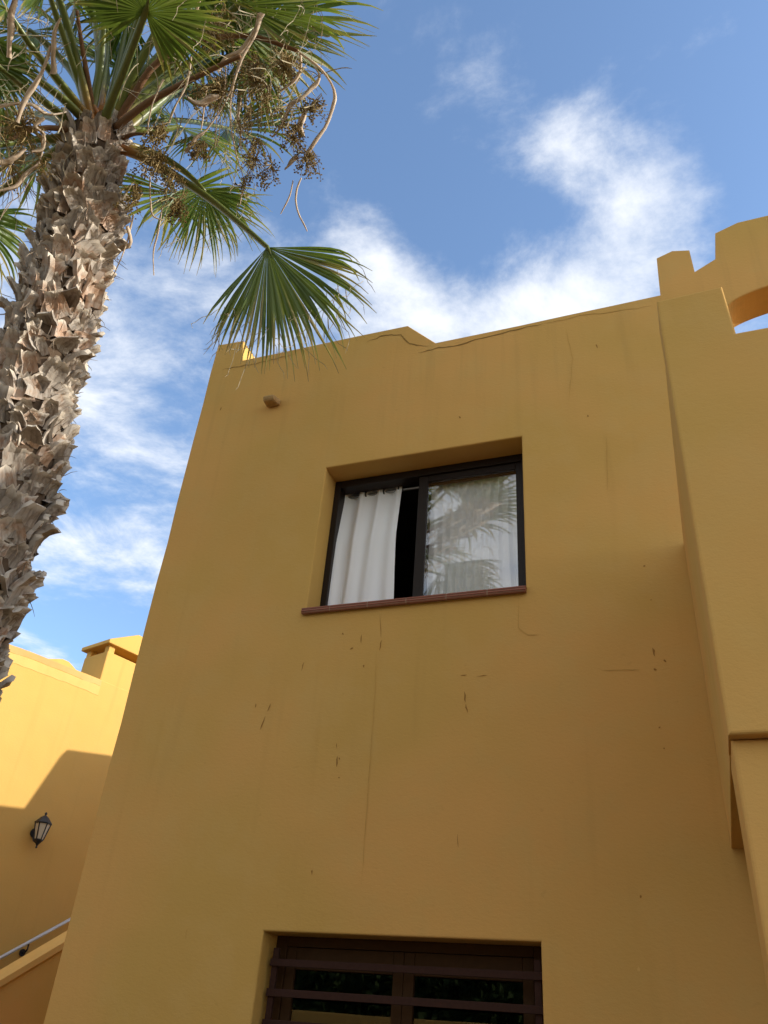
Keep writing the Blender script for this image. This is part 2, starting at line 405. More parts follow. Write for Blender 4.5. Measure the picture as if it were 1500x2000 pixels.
door = [(1.2, 2.75), (2.6, 2.75), (2.6, 4.75), (1.2, 4.75)]
front = plate('front_wall', prof, [win_u, win_l, arch, door], TW, .009, XZ(D + TW / 2), OCHRE, bld)
# the side wall's parapet drops behind the corner merlon and steps up to a higher rear block
YS = D + TW + .002
TH = R(17); tv = Vector((math.sin(TH), math.cos(TH), 0)); nv = Vector((math.cos(TH), -math.sin(TH), 0)); A = Vector((-6.68, 8.10, 0))
def shadow_src(x, y):      # roof-edge point whose shadow falls there on the neighbour's wall
    d = ray(x, y); p = CAM + d * ((A - CAM).dot(nv) / d.dot(nv)); t = (XL + .12 - p.x) / sv.x; p = p + sv * t; return p.y, p.z
ya, za = shadow_src(-10, 1580); yb_, zb_ = shadow_src(45, 1586); yc, zc0 = shadow_src(125, 1470); yd, zd = shadow_src(215, 1482)
print('side profile', (ya, za), (yb_, zb_), (yc, zc0), (yd, zd))
side = [(YS, 0), (YB, 0), (YB, zd), (yd, zd), (yc, zc0), (yb_, zb_), (ya, za), (4.95, za - .02), (4.45, 5.72), (4.42, 6.12), (YS, 6.27)]
plate('side_wall', side, [], .24, .01, YZ(XL + .124), OCHRE, bld)
boxpart('back_wall', (XL + .004, YB + .002, 0), (XR, YB + .24, 5.9), OCHRE, bld)
boxpart('end_wall', (XR - .24, YS, 0), (XR - .004, YB, 5.7), OCHRE, bld)
boxpart('roof', (XL + .25, YS + .001, 4.86), (XR - .25, YB, 4.94), ROOFM, bld)
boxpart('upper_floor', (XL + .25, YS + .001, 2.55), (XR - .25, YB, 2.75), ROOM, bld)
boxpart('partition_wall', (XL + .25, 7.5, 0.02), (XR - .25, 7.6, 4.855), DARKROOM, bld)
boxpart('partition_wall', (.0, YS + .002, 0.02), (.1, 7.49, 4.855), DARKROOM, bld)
# balcony bay: solid parapet, raised corner post, thin slab, pier below
BY = 2.39; BX = .105
bal = tag(plate('balcony', [(BX, 2.445), (XR - 2.4, 2.445), (XR - 2.4, 3.95), (.362, 3.955), (.352, 4.215), (BX + .002, 4.205)], [], .2, .010, XZ(BY + .1), OCHRE, bld), 'projecting balcony parapet with raised corner post')
side_b = [(BY + .202, 2.447), (D - .002, 2.447), (D - .002, 3.945), (BY + .202, 4.04)]
plate('balcony_side', side_b, [], .2, .004, YZ(BX + .102), OCHRE, bal)
boxpart('balcony_slab', (BX + .205, BY + .203, 2.49), (XR - 2.41, D - .004, 2.66), OCHRE, bal)
plate('pier', [(BX + .006, 0.0), (.62, 0.0), (.62, 2.444), (BX + .006, 2.444)], [], .3, .012, XZ(BY + .19), OCHRE, bal)
plate('pier', [(XR - 3.1, 0.0), (XR - 2.41, 0.0), (XR - 2.41, 2.444), (XR - 3.1, 2.444)], [], .3, .012, XZ(BY + .19), OCHRE, bal)
boxpart('balcony_door', (1.205, D + .12, 2.752), (2.595, D + .17, 4.748), WOOD, bld)

# drain spout: a short mortar block under the parapet
q = MB(); a0 = Vector((-2.60, D, 5.505)); 
vs = [(-2.585, D - .002, 5.535), (-2.475, D - .002, 5.54), (-2.47, D - .002, 5.475), (-2.58, D - .002, 5.468),
      (-2.578, D - .10, 5.512), (-2.492, D - .095, 5.52), (-2.488, D - .085, 5.472), (-2.57, D - .09, 5.464)]
i = [q.vert(p) for p in vs]
for f_ in ((0, 1, 5, 4), (1, 2, 6, 5), (2, 3, 7, 6), (3, 0, 4, 7), (4, 5, 6, 7), (3, 2, 1, 0)): q.face([i[k] for k in f_])
q.build('drain_spout', STONE, bld, bevel=.016, label='small stained mortar drain spout')

# cracks and scuffs: thin filled lines on the wall face
def wallmark(name, pix, width, mat, jit=.006, sub=5, parent=front, Y=D):
    pts = [on_y(x, y, Y - .0022) for x, y in pix]; o = []
    for k in range(len(pts) - 1):
        for j in range(sub):
            p = pts[k].lerp(pts[k + 1], j / sub); o.append(p + Vector((random.uniform(-jit, jit), 0, random.uniform(-jit, jit))))
    o.append(pts[-1]); qb = MB(); N = len(o); prev = None
    for k, p in enumerate(o):
        d = o[min(k + 1, N - 1)] - o[max(k - 1, 0)]; nrm = Vector((-d.z, 0, d.x)).normalized()
        t = k / (N - 1); w = width * (min(1, 6 * t, 6 * (1 - t)) * .85 + .15) * random.uniform(.55, 1.25)
        cur = (qb.vert(p - nrm * w / 2), qb.vert(p + nrm * w / 2))
        if prev: qb.face((prev[0], prev[1], cur[1], cur[0]))
        prev = cur
    return qb.build(name, mat, parent)
wallmark('crack', [(815, 690), (850, 680), (885, 677), (930, 662), (1010, 643), (1060, 632)], .009, CRACK)
wallmark('crack', [(1060, 632), (1130, 617), (1200, 608), (1275, 597)], .006, HAIRLINE)
wallmark('crack', [(715, 668), (750, 655), (783, 653), (790, 664), (808, 673), (838, 676)], .008, CRACK)
wallmark('crack', [(433, 722), (465, 716), (500, 710), (540, 700), (580, 690)], .007, CRACK)
wallmark('crack', [(735, 1270), (733, 1350), (726, 1440), (718, 1560), (706, 1730)], .0035, HAIRLINE, .002, 8)
wallmark('crack', [(1012, 1165), (1012, 1225), (1030, 1240), (1055, 1240)], .004, HAIRLINE, .002)
wallmark('crack', [(1185, 850), (1187, 960)], .004, HAIRLINE, .002)
wallmark('crack', [(1110, 790), (1118, 700), (1105, 640)], .004, HAIRLINE, .003)
wallmark('crack', [(1176, 1310), (1215, 1308), (1250, 1308)], .004, HAIRLINE, .002)
wallmark('crack', [(365, 1815), (362, 1835)], .006, HAIRLINE, .002)
for a, b, w in (((706, 1240), (705, 1256), .010), ((745, 1250), (741, 1270), .011), ((684, 1268), (690, 1265), .012), ((710, 1298), (711, 1304), .011),
                ((742, 1200), (744, 1245), .004), ((594, 1293), (588, 1311), .006), ((529, 1374), (522, 1390), .008), ((518, 1398), (508, 1426), .007),
                ((500, 1374), (499, 1382), .010), ((657, 1452), (658, 1462), .007), ((659, 1476), (657, 1498), .011), ((662, 1480), (664, 1484), .009),
                ((662, 1517), (662, 1520), .010), ((907, 1350), (909, 1372), .007), ((909, 1376), (913, 1392), .009), ((610, 1698), (609, 1709), .010),
                ((893, 1630), (895, 1655), .004), ((1275, 1265), (1279, 1282), .011), ((1296, 1288), (1301, 1293), .013), ((1276, 1307), (1283, 1308), .010),
                ((1258, 1104), (1259, 1107), .013), ((1271, 1171), (1273, 1172), .011), ((896, 813), (899, 817), .014), ((1164, 672), (1167, 680), .010),
                ((1148, 810), (1149, 814), .010), ((668, 1236), (671, 1240), .010), ((432, 795), (430, 802), .008), ((1287, 1420), (1289, 1422), .013),
                ((1296, 1460), (1298, 1463), .012), ((1250, 1750), (1253, 1752), .014), ((900, 1319), (912, 1318), .006), ((930, 1321), (952, 1319), .005)):
    wallmark('scuff_mark', [a, b], w * .8, SCUFF, .002, 3)
wallmark('scuff_mark', [(1247, 1888), (1248, 1898)], .010, PALEBAND, .001, 3)
for a, b in (((1330, 1252), (1332, 1255)), ((1456, 1700), (1459, 1703))):
    pass

# upper window
FY = D + .165
wu = MB()
wu.box((UX0 + .001, FY, UZ0 + .03), (UX0 + .042, FY + .09, UZ1 - .001)); wu.box((UX1 - .042, FY, UZ0 + .03), (UX1 - .001, FY + .09, UZ1 - .001))
wu.box((UX0 + .0425, FY + .001, UZ1 - .055), (UX1 - .0425, FY + .089, UZ1 - .001)); wu.box((UX0 + .0425, FY + .001, UZ0 + .03), (UX1 - .0425, FY + .089, UZ0 + .055))
wino = wu.build('window', FRAME, bld, bevel=.003, label='upper sliding window with dark bronze frame, left side open')
SX0, SX1, SZ0, SZ1 = -1.435, -.764, UZ0 + .058, UZ1 - .058
sq = MB(); a, b = FY + .014, FY + .042
sq.box((SX0, a, SZ0), (SX0 + .062, b, SZ1)); sq.box((SX1 - .035, a, SZ0), (SX1, b, SZ1))
sq.box((SX0 + .0625, a + .001, SZ1 - .045), (SX1 - .0355, b - .001, SZ1)); sq.box((SX0 + .0625, a + .001, SZ0), (SX1 - .0355, b - .001, SZ0 + .04))
sq.build('sliding_sash', FRAME, wino, bevel=.003)
sq = MB(); a2, b2 = FY + .048, FY + .076
sq.box((SX0 + .01, a2, SZ0), (SX0 + .07, b2, SZ1)); sq.box((SX1 - .030, a2, SZ0), (SX1, b2, SZ1))
sq.box((SX0 + .0705, a2 + .001, SZ1 - .045), (SX1 - .0305, b2 - .001, SZ1)); sq.box((SX0 + .0705, a2 + .001, SZ0), (SX1 - .0305, b2 - .001, SZ0 + .04))
sq.build('sliding_sash', FRAME, wino, bevel=.003, label='open sash slid behind the fixed one')
boxpart('pane', (SX0 + .064, FY + .025, SZ0 + .042), (SX1 - .037, FY + .030, SZ1 - .047), GLASS, wino)
# terracotta sill tiles with ribbed noses
edges = [-2.052, -1.868, -1.632, -1.398, -1.163, -.930, -.716]
for k in range(6):
    x0, x1 = edges[k] + .003, edges[k + 1] - .003; q = MB()
    pr = [(FY - .002, UZ0 + .022), (D - .022, UZ0 + .006), (D - .030, UZ0 + .001), (D - .030, UZ0 - .006), (D - .024, UZ0 - .009), (D - .031, UZ0 - .012), (D - .031, UZ0 - .020),
          (D - .025, UZ0 - .023), (D - .029, UZ0 - .027), (D - .024, UZ0 - .033), (D - .003, UZ0 - .030), (D - .003, UZ0 + .001), (FY - .002, UZ0 + .003)]
    lo = []; hi = []
    lim0, lim1 = x0, x1
    for (y, z) in pr:
        ya = max(x0, UX0 + .003) if y > D - .003 else x0; yb = min(x1, UX1 - .003) if y > D - .003 else x1
        lo.append(q.vert((ya, y, z))); hi.append(q.vert((yb, y, z)))
    n = len(pr)
    for j in range(n): q.face((lo[j], lo[(j + 1) % n], hi[(j + 1) % n], hi[j]))
    q.face(lo[::-1]); q.face(hi)
    q.build('sill_tile', TERRA, wino)
boxpart('sill_grout', (edges[0] + .008, D - .0265, UZ0 - .031), (edges[6] - .008, D - .004, UZ0 + .0015), GROUT, wino)

# curtains and rod (hang inside: things of their own)
def curtain(name, x0, x1, z0, z1, y, nf, amp, mat, label, seed, n=90, lean=0.0):
    rnd = random.Random(seed); q = MB(); rows = 26; ph = [rnd.uniform(0, 6) for _ in range(4)]
    grid = []
    for j in range(rows + 1):
        v = j / rows; row = []
        for k in range(n + 1):
            u = k / n; a = 2 * math.pi * nf * (u + .03 * math.sin(5 * u + ph[1])) + ph[0]
            am = amp * (.75 + .35 * math.sin(3.1 * u + ph[2]) + .12 * math.sin(7 * v + 9 * u))
            yy = y - lean * min(1, v * 2.2) + am * (math.sin(a) + .22 * math.sin(2 * a + ph[3] + v)) 
            xx = x0 + (x1 - x0) * u + .012 * math.sin(4 * v + 7 * u + ph[1]) * v - .018 * (1 - v) * math.cos(a) * amp / .05
            row.append(q.vert((xx, yy, z1 + (z0 - z1) * v + .006 * math.cos(a) * (1 - v))))
        grid.append(row)
    for j in range(rows):
        for k in range(n): q.face((grid[j][k], grid[j + 1][k], grid[j + 1][k + 1], grid[j][k + 1]))
    o = q.build(name, mat, None, smooth=True, loc=((x0 + x1) / 2, y, z0))
    md = o.modifiers.new('thickness', 'SOLIDIFY'); md.thickness = .002
    return tag(o, label, 'curtain')
CYY = FY + .115
curtain('curtain', -2.10, -1.572, 3.815, 4.822, CYY - .005, 3.6, .030, CURTAIN, 'white opaque curtain with soft folds in the open left half of upper window', 3, 90, .062)
curtain('curtain', -1.44, -.68, 3.815, 4.80, FY + .100, 13, .010, SHEER, 'white pleated curtain behind the glass of upper window right half', 5, 200)
rod = thing('curtain_rod', (-1.4, CYY, 4.72), 'grey curtain rod with dark rings at top of upper window', 'curtain rod')
q = MB(); q.tube([Vector((-2.2, CYY, 4.768)), Vector((-.55, CYY, 4.768))], .011, 10); q.build('rod', ROD, rod, smooth=True)
for x in (-2.0, -1.84, -1.71, -1.605):
    q = MB(); pts = [Vector((x, CYY + .026 * math.cos(t), 4.768 + .026 * math.sin(t))) for t in [2 * math.pi * k / 14 for k in range(15)]]
    q.tube(pts, .006, 6, up=Vector((1, 0, 0)), cap=False); q.build('ring', BLACKP, rod, smooth=True)

# lower window: brown casements behind a grille of horizontal slats
LFY = D + .15
lw = MB()
lw.box((LX0 + .001, LFY, LZ0 + .001), (LX0 + .06, LFY + .07, LZ1 - .001)); lw.box((LX1 - .06, LFY, LZ0 + .001), (LX1 - .001, LFY + .07, LZ1 - .001))
lw.box((LX0 + .061, LFY + .001, LZ1 - .045), (LX1 - .061, LFY + .069, LZ1 - .001)); lw.box((LX0 + .061, LFY + .001, LZ0 + .001), (LX1 - .061, LFY + .069, LZ0 + .06))
lwo = lw.build('window', WOOD, bld, bevel=.004, label='lower brown window behind a slatted security grille')
xm = (LX0 + LX1) / 2
for x0, x1 in ((LX0 + .062, xm - .001), (xm + .001, LX1 - .062)):
    q = MB(); a, b = LFY + .006, LFY + .05
    q.box((x0, a, LZ0 + .062), (x0 + .05, b, LZ1 - .047)); q.box((x1 - .05, a, LZ0 + .062), (x1, b, LZ1 - .047))
    q.box((x0 + .051, a + .001, LZ1 - .14), (x1 - .051, b - .001, LZ1 - .047)); q.box((x0 + .051, a + .001, LZ0 + .062), (x1 - .051, b - .001, LZ0 + .13))
    cs = q.build('casement', WOOD, lwo, bevel=.003)
    boxpart('pane', (x0 + .052, LFY + .02, LZ0 + .131), (x1 - .052, LFY + .025, LZ1 - .141), GLASS_D, lwo)
gr = thing('window_grille', ((LX0 + LX1) / 2, D + .05, LZ0), 'brown slatted security grille across the lower window', 'grille')
GY = D + .065
for x in (LX0 + .026, LX1 - .047):
    boxpart('upright', (x, GY + .0125, LZ0 + .003), (x + .03, GY + .03, LZ1 - .06), BARM, gr, bevel=.002)
zt = on_y(800, 1893, GY).z
k = 0
while zt - .122 * k > LZ0 + .03:
    z = zt - .122 * k; boxpart('slat', (LX0 + .022, GY, z - .016 + random.uniform(-.002, .002)), (LX1 - .006, GY + .012, z + .015), BARM, gr, bevel=.002); k += 1
boxpart('window_ledge', (LX0 - .02, D - .03, LZ0 - .05), (LX1 + .02, D - .003, LZ0 - .002), TERRA, bld, bevel=.006)

# ------------------------------------------------------------------ neighbouring building on the left (turned 17 degrees)
TH = R(17); tv = Vector((math.sin(TH), math.cos(TH), 0)); nv = Vector((math.cos(TH), -math.sin(TH), 0))
A = Vector((-6.68, 8.10, 0))
def on_left(x, y, w=0.0):
    d = ray(x, y); k = ((A + nv * w - CAM).dot(nv)) / d.dot(nv); p = CAM + d * k
    return (p - A).dot(tv), p.z
def L(u, w, z): return A + tv * u + nv * w + Vector((0, 0, z))
nb_ = thing('neighbour_building', tuple(A), 'sunlit yellow stucco building at lower left with chimney and shadow across it', 'building')
LF = Matrix(((tv.x, 0, nv.x, A.x), (tv.y, 0, nv.y, A.y), (0, 1, 0, 0), (0, 0, 0, 1)))
def LFw(w): return Matrix.Translation(nv * w) @ LF
tops = [on_left(x, y) for x, y in ((22, 1259), (60, 1272), (110, 1292), (140, 1304), (160, 1312), (198, 1327))]
uc, zc_ = on_left(196, 1325)
zroof = sum(z for u, z in tops) / len(tops)
print('left tops', [(round(a, 2), round(b, 2)) for a, b in tops], 'chimney', uc, zc_)
ol = [(-9, 0), (9, 0), (9, tops[-1][1] - .02), (uc + .02, tops[-1][1])] + [t for t in tops[::-1]][1:] + [(-9, tops[0][1] + .02)]
lwall = plate('wall', jag(ol, .25, .006), [], .24, .014, LFw(-.12), OCHRE_L, nb_)
def lbox(name, u0, u1, w0, w1, z0, z1, mat, parent, bevel=0.0, **k):
    q = MB(); i = [q.vert(L(*p)) for p in ((u0, w0, z0), (u1, w0, z0), (u1, w1, z0), (u0, w1, z0), (u0, w0, z1), (u1, w0, z1), (u1, w1, z1), (u0, w1, z1))]
    for f_ in ((0, 1, 2, 3), (7, 6, 5, 4), (4, 5, 1, 0), (5, 6, 2, 1), (6, 7, 3, 2), (7, 4, 0, 3)): q.face([i[k_] for k_ in f_])
    return q.build(name, mat, parent, bevel=bevel, **k)
lbox('roof', -9, 9, -6, -.245, zroof - .5, zroof - .35, GROUND, nb_)
lbox('back_wall', -9, 9, -6.3, -6.005, 0, zroof - .3, OCHRE_L, nb_)
# faded coping band along the parapet edge
q = MB(); N = 40; prev = None
u0 = tops[0][0] - 2.5; u1 = uc + .03
def ztop(u):
    pts = [(-9, tops[0][1] + .02)] + tops
    for (a, b), (c, d) in zip(pts, pts[1:]):
        if a <= u <= c: return b + (d - b) * (u - a) / (c - a)
    return tops[-1][1]
for band, (zt0, zt1, mat, nm) in enumerate(((.006, .085, COPING, 'coping'), (.087, .20, PALEBAND, 'plaster_patch'))):
    q = MB(); prev = None
    for k in range(N + 1):
        u = u0 + (u1 - u0) * k / N; zt_ = ztop(u)
        j0 = random.uniform(-.006, .006); j1 = .022 * noise.noise(Vector((u * 4, band * 9, 0))) + random.uniform(-.008, .008)
        w = .0025 + .001 * band
        cur = [q.vert(L(u, -.002, zt_ - zt0 + j0)), q.vert(L(u, w, zt_ - zt0 - .006 + j0)), q.vert(L(u, w, zt_ - zt1 + j1)), q.vert(L(u, -.002, zt_ - zt1 - .006 + j1))]
        if prev:
            for a in range(3): q.face((prev[a], cur[a], cur[a + 1], prev[a + 1]))
        prev = cur
    q.build(nm, mat, nb_)
# chimney: shaft, four corner posts, hipped cap
ch = MB()
CW = .50
u_l = uc; u_r = uc + .80
zsh = on_left(214, 1272)[1]
chs = lbox('chimney', u_l, u_r, -CW, -.004, zroof - .4, zsh, OCHRE_L, nb_, bevel=.015, label='small square chimney with hipped cap on posts')
for uu in (u_l + .01, u_r - .11):
    for ww in (-.10, -CW + .01):
        lbox('post', uu, uu + .09, ww, ww + .09, zsh - .02, zsh + .13, OCHRE_L, chs, bevel=.008)
q = MB(); o_ = .05; z0 = zsh + .085; um = (u_l + u_r) / 2
gp = [(u_l - o_, z0), (u_r + o_, z0), (u_r + o_, z0 + .05), (um + .05, z0 + .27), (um - .05, z0 + .27), (u_l - o_, z0 + .05)]
fr_ = [q.vert(L(u, o_, z)) for u, z in gp]; bk = [q.vert(L(u, -CW - o_, z)) for u, z in gp]
q.face(fr_); q.face(bk[::-1])
for k in range(6): q.face((fr_[k], bk[k], bk[(k + 1) % 6], fr_[(k + 1) % 6]))
q.build('cap', OCHRE_L, chs, bevel=.01)
# a far parapet gable behind the roof edge
ub, zb = on_left(125, 1288, -1.6)
plate('rear_parapet', [(ub - .55, zroof - .5), (ub + .42, zroof - .5), (ub + .30, zb - .10), (ub + .09, zb), (ub - .02, zb + .002), (ub - .35, zb - .12)], [], .2, .01, LFw(-1.7), OCHRE_L, nb_)

# stair along the wall, its outer string wall with a pale coping, and a steel handrail
stair = thing('staircase', tuple(L(-1, .6, 0)), 'outdoor stair rising behind the tall building, low wall with pale sloping coping', 'staircase')
SWW = 1.15
s0 = on_left(0, 1915, SWW); s1 = on_left(122, 1842, SWW)
sl = (s1[1] - s0[1]) / (s1[0] - s0[0]); print('stair', s0, s1, sl)
def szt(u): return s0[1] + sl * (u - s0[0])
ua, ub2 = s0[0] - 2.6, s1[0] + .9
plate('string_wall', [(ua, 0), (ub2, 0), (ub2, szt(ub2) - .05), (ua, max(.05, szt(ua) - .05))], [], .16, .006, LFw(SWW - .10), OCHRE, stair)
q = MB(); cs = []
for u in (ua, ub2):
    cs.append([q.vert(L(u, w, szt(u) + dz)) for w, dz in ((SWW, -.062), (SWW, 0), (SWW - .05, .03), (SWW - .19, .03), (SWW - .2, -.05))])
for k in range(5): q.face((cs[0][k], cs[1][k], cs[1][(k + 1) % 5], cs[0][(k + 1) % 5]))
q.face(cs[0][::-1]); q.face(cs[1])
q.build('coping', PALEBAND, stair)
nst = 16; ru = (ub2 - ua) / nst
for k in range(nst):
    lbox('step', ua + ru * k, ua + ru * (k + 1) - .002, .05, SWW - .19, max(0, szt(ua + ru * k) - .9), max(.1, szt(ua + ru * (k + 1)) - .62), GROUND, stair)
hr = thing('handrail', tuple(L(-1, .07, 1.5)), 'straight steel handrail fixed to the wall above the stair', 'handrail')
r0 = on_left(0, 1871, .08); r1 = on_left(133, 1798, .08); rs = (r1[1] - r0[1]) / (r1[0] - r0[0]); print('rail', r0, r1, rs)
pa = L(r0[0] - 2.0, .08, r0[1] - 2.0 * rs); pb = L(r1[0] + .9, .08, r1[1] + .9 * rs)
q = MB(); q.tube([pa, pb], .017, 12); q.build('rail', RAIL, hr, smooth=True)
rb = on_left(44, 1857, .0)
for uu in (rb[0] - 1.3, rb[0], rb[0] + 1.3):
    zz = r0[1] + rs * (uu - r0[0]); q = MB(); q.tube([L(uu, .001, zz - .10), L(uu, .05, zz - .10), L(uu, .08, zz - .07), L(uu, .08, zz - .02)], .009, 6)
    q.tube([L(uu, .0005, zz - .10), L(uu, .012, zz - .10)], .035, 10); q.build('bracket', IRON, hr)

# wall lantern
lu, lz = on_left(78, 1622, .10)
lan = thing('wall_lantern', tuple(L(lu, .0, lz)), 'black iron wall lantern with tapered glass panes on the yellow wall', 'lantern')
def hexring(q, r, z, w=.125, n=6):
    r *= .86; return [q.vert(L(lu + r * math.cos(2 * math.pi * (k + .5) / n), w + r * math.sin(2 * math.pi * (k + .5) / n), lz + z * .86)) for k in range(n)]
def hexloft(rings_):
    q = MB(); rr = [hexring(q, r, z) for r, z in rings_]
    for a, b in zip(rr, rr[1:]):
        for k in range(6): q.face((a[k], a[(k + 1) % 6], b[(k + 1) % 6], b[k]))
    q.face(rr[0][::-1]); q.face(rr[-1]); return q
hexloft([(.105, .075), (.108, .09), (.095, .105), (.05, .155), (.022, .175), (.012, .18), (.012, .19), (.018, .2), (.012, .215), (.003, .222)]).build('roof', IRON, lan)
hexloft([(.006, -.215), (.014, -.20), (.008, -.185), (.02, -.165), (.045, -.135), (.058, -.12), (.058, -.108)]).build('base', IRON, lan)
q = MB()
for k in range(6):
    an = 2 * math.pi * (k + .5) / 6
    q.tube([L(lu + .048 * math.cos(an), .125 + .048 * math.sin(an), lz - .095), L(lu + .082 * math.cos(an), .125 + .082 * math.sin(an), lz + .069)], .007, 5)
q.build('frame', IRON, lan)
for k in range(6):
    q = MB(); a1, a2_ = 2 * math.pi * (k + .5) / 6, 2 * math.pi * (k + 1.5) / 6
    q.face([q.vert(L(lu + r * math.cos(an), .125 + r * math.sin(an), lz + z)) for an, r, z in ((a1, .046, -.09), (a2_, .046, -.09), (a2_, .079, .065), (a1, .079, .065))])
    q.build('pane', LGLASS, lan)
q = MB(); q.tube([L(lu, .0, lz - .02), L(lu, .008, lz - .02)], .05, 10); q.tube([L(lu, .0, lz - .06), L(lu, .035, lz - .10), L(lu, .075, lz - .118)], .010, 6)
q.tube([L(lu, .0, lz + .05), L(lu, .03, lz + .085), L(lu, .06, lz + .092)], .010, 6); q.build('bracket', IRON, lan)

# ------------------------------------------------------------------ fan palm
tp = bez([Vector((-2.95, 2.55, 0.0)), at(-150, 1450, 3.95), at(-88, 1280, 4.02), at(-25, 1100, 4.08), at(22, 950, 4.2), at(68, 750, 4.42), at(122, 560, 4.68), at(160, 430, 4.86), at(181, 300, 5.02), at(188, 262, 5.08)], 10)
palm = thing('palm_tree', (-2.95, 2.55, 0), 'leaning fan palm with shaggy trunk of old leaf bases at upper left', 'palm tree')
def trad(p):   # core radius by height
    z = p.z
    r = .168 + .03 * max(0, (1.2 - z)) 
    if z > 5.15: r = .168 - .035 * min(1, (z - 5.15) / .5)
    return r
q = MB(); q.tube(tp, [trad(p) for p in tp], 16); trunk = q.build('trunk', TRUNK, palm, smooth=True)
# leaf bases (old boots): a few shapes, cupped, tapering, split or cut at the end
def boot_mesh(seed):
    r = random.Random(seed); q = MB(); Ln = r.uniform(.075, .125); w0 = r.uniform(.032, .056); w1 = w0 * r.uniform(.30, .95); K = 4; Wn = 4
    bow = r.uniform(.0, .05); cup = r.uniform(-.1, .7); th = r.uniform(.010, .024); skew = r.uniform(-.5, .5)
    endj = [r.uniform(-.25, .12) * (1.0 if r.random() < .7 else 1.6) for _ in range(Wn + 1)]
    top = []; bot = []
    for k in range(K + 1):
        t = k / K; row = []; row2 = []
        for j in range(Wn + 1):
            s = j / Wn * 2 - 1; hw = w0 + (w1 - w0) * t ** 1.2
            zz = Ln * t + (endj[j] * Ln * .5 if k == K else 0); x = s * hw + skew * Ln * t * t * .5 + r.uniform(-.004, .004)
            y = bow * t * t + cup * hw * (s * s - .5) * (1 - .4 * t) + r.uniform(-.003, .003)
            row.append(q.vert((x, -y - th, zz), t)); row2.append(q.vert((x * .96, -y + th * .4, zz), t * .9))
        top.append(row); bot.append(row2)
    for k in range(K):
        for j in range(Wn):
            q.face((top[k][j], top[k][j + 1], top[k + 1][j + 1], top[k + 1][j])); q.face((bot[k][j], bot[k + 1][j], bot[k + 1][j + 1], bot[k][j + 1]))
        q.face((top[k][0], top[k + 1][0], bot[k + 1][0], bot[k][0])); q.face((top[k][Wn], bot[k][Wn], bot[k + 1][Wn], top[k + 1][Wn]))
    for j in range(Wn): q.face((top[K][j], top[K][j + 1], bot[K][j + 1], bot[K][j]))
    return q
variants = []
for s in range(16):
    q = boot_mesh(100 + s); me = bpy.data.meshes.new('leaf_base'); me.from_pydata([tuple(v) for v in q.v], [], q.f); me.materials.append(BOOT)
    a = me.attributes.new('tt', 'FLOAT', 'POINT'); a.data.foreach_set('value', q.tt); me.update(); variants.append(me)
arc = [0]
for a, b in zip(tp, tp[1:]): arc.append(arc[-1] + (b - a).length)
def on_trunk(s):
    for k in range(len(arc) - 1):
        if arc[k] <= s <= arc[k + 1]:
            t = (s - arc[k]) / (arc[k + 1] - arc[k]); return tp[k].lerp(tp[k + 1], t), (tp[k + 1] - tp[k]).normalized()
    return tp[-1], (tp[-1] - tp[-2]).normalized()
cands = []; s = .1; row = 0
rb_ = random.Random(21)
while s < arc[-1] - .02:
    c, d = on_trunk(s); nper = 16; rr = trad(c)
    for k in range(nper):
        an = 2 * math.pi * (k + .5 * (row % 2) + rb_.uniform(-.2, .2)) / nper + row * .17
        cands.append((s + rb_.uniform(-.035, .035), an, rb_.random()))
    s += .060; row += 1
own = []; rest = []
for s, an, rv in cands:
    c, d = on_trunk(max(0, min(arc[-1] - .001, s))); e1 = d.cross(Vector((0, 1, 0))).normalized(); e2 = d.cross(e1).normalized()
    o_ = e1 * math.cos(an) + e2 * math.sin(an)
    toc = (CAM - c).normalized(); p = c + o_ * (trad(c) - .01)
    tilt = R(rb_.uniform(-8, 22)); 
    if rb_.random() < .06: tilt = R(rb_.uniform(28, 52))
    if c.z > 5.1: tilt *= .7
    zax = (d * math.cos(tilt) + o_ * math.sin(tilt)).normalized(); yax = -(o_ * math.cos(tilt) - d * math.sin(tilt)).normalized()
    xax = yax.cross(zax).normalized()
    M4 = Matrix((xax, yax, zax)).transposed().to_4x4() @ Matrix.Rotation(R(rb_.gauss(0, 24)), 4, 'Y') @ Matrix.Rotation(R(rb_.gauss(0, 14)), 4, 'Z')
    sc_ = rb_.uniform(.7, 1.3)
    if c.z > 5.3: sc_ *= .85
    M4 = M4 @ Matrix.Diagonal((sc_, sc_, sc_ * rb_.uniform(.8, 1.15), 1)); M4.translation = p
    vis = o_.dot(toc)
    (own if (vis > -.28 and c.z > 2.75) else rest).append((vis, M4, rb_.randrange(16)))
own.sort(key=lambda t: -t[0]); rest += own[300:]; own = own[:300]
print('leaf bases', len(own), len(rest))
for vis, M4, vi in own:
    o = bpy.data.objects.new('leaf_base', variants[vi]); C.objects.link(o); o.parent = trunk
    M5 = M4.copy(); M5.translation = M4.translation - wl(trunk); o.matrix_local = M5
q = MB()
for vis, M4, vi in rest:
    base = len(q.v); src = variants[vi]
    for k, v in enumerate(src.vertices): q.vert(M4 @ v.co, src.attributes['tt'].data[k].value)
    for f_ in src.polygons: q.face([base + k for k in f_.vertices])
q.build('leaf_base', BOOT, trunk, kind='stuff')
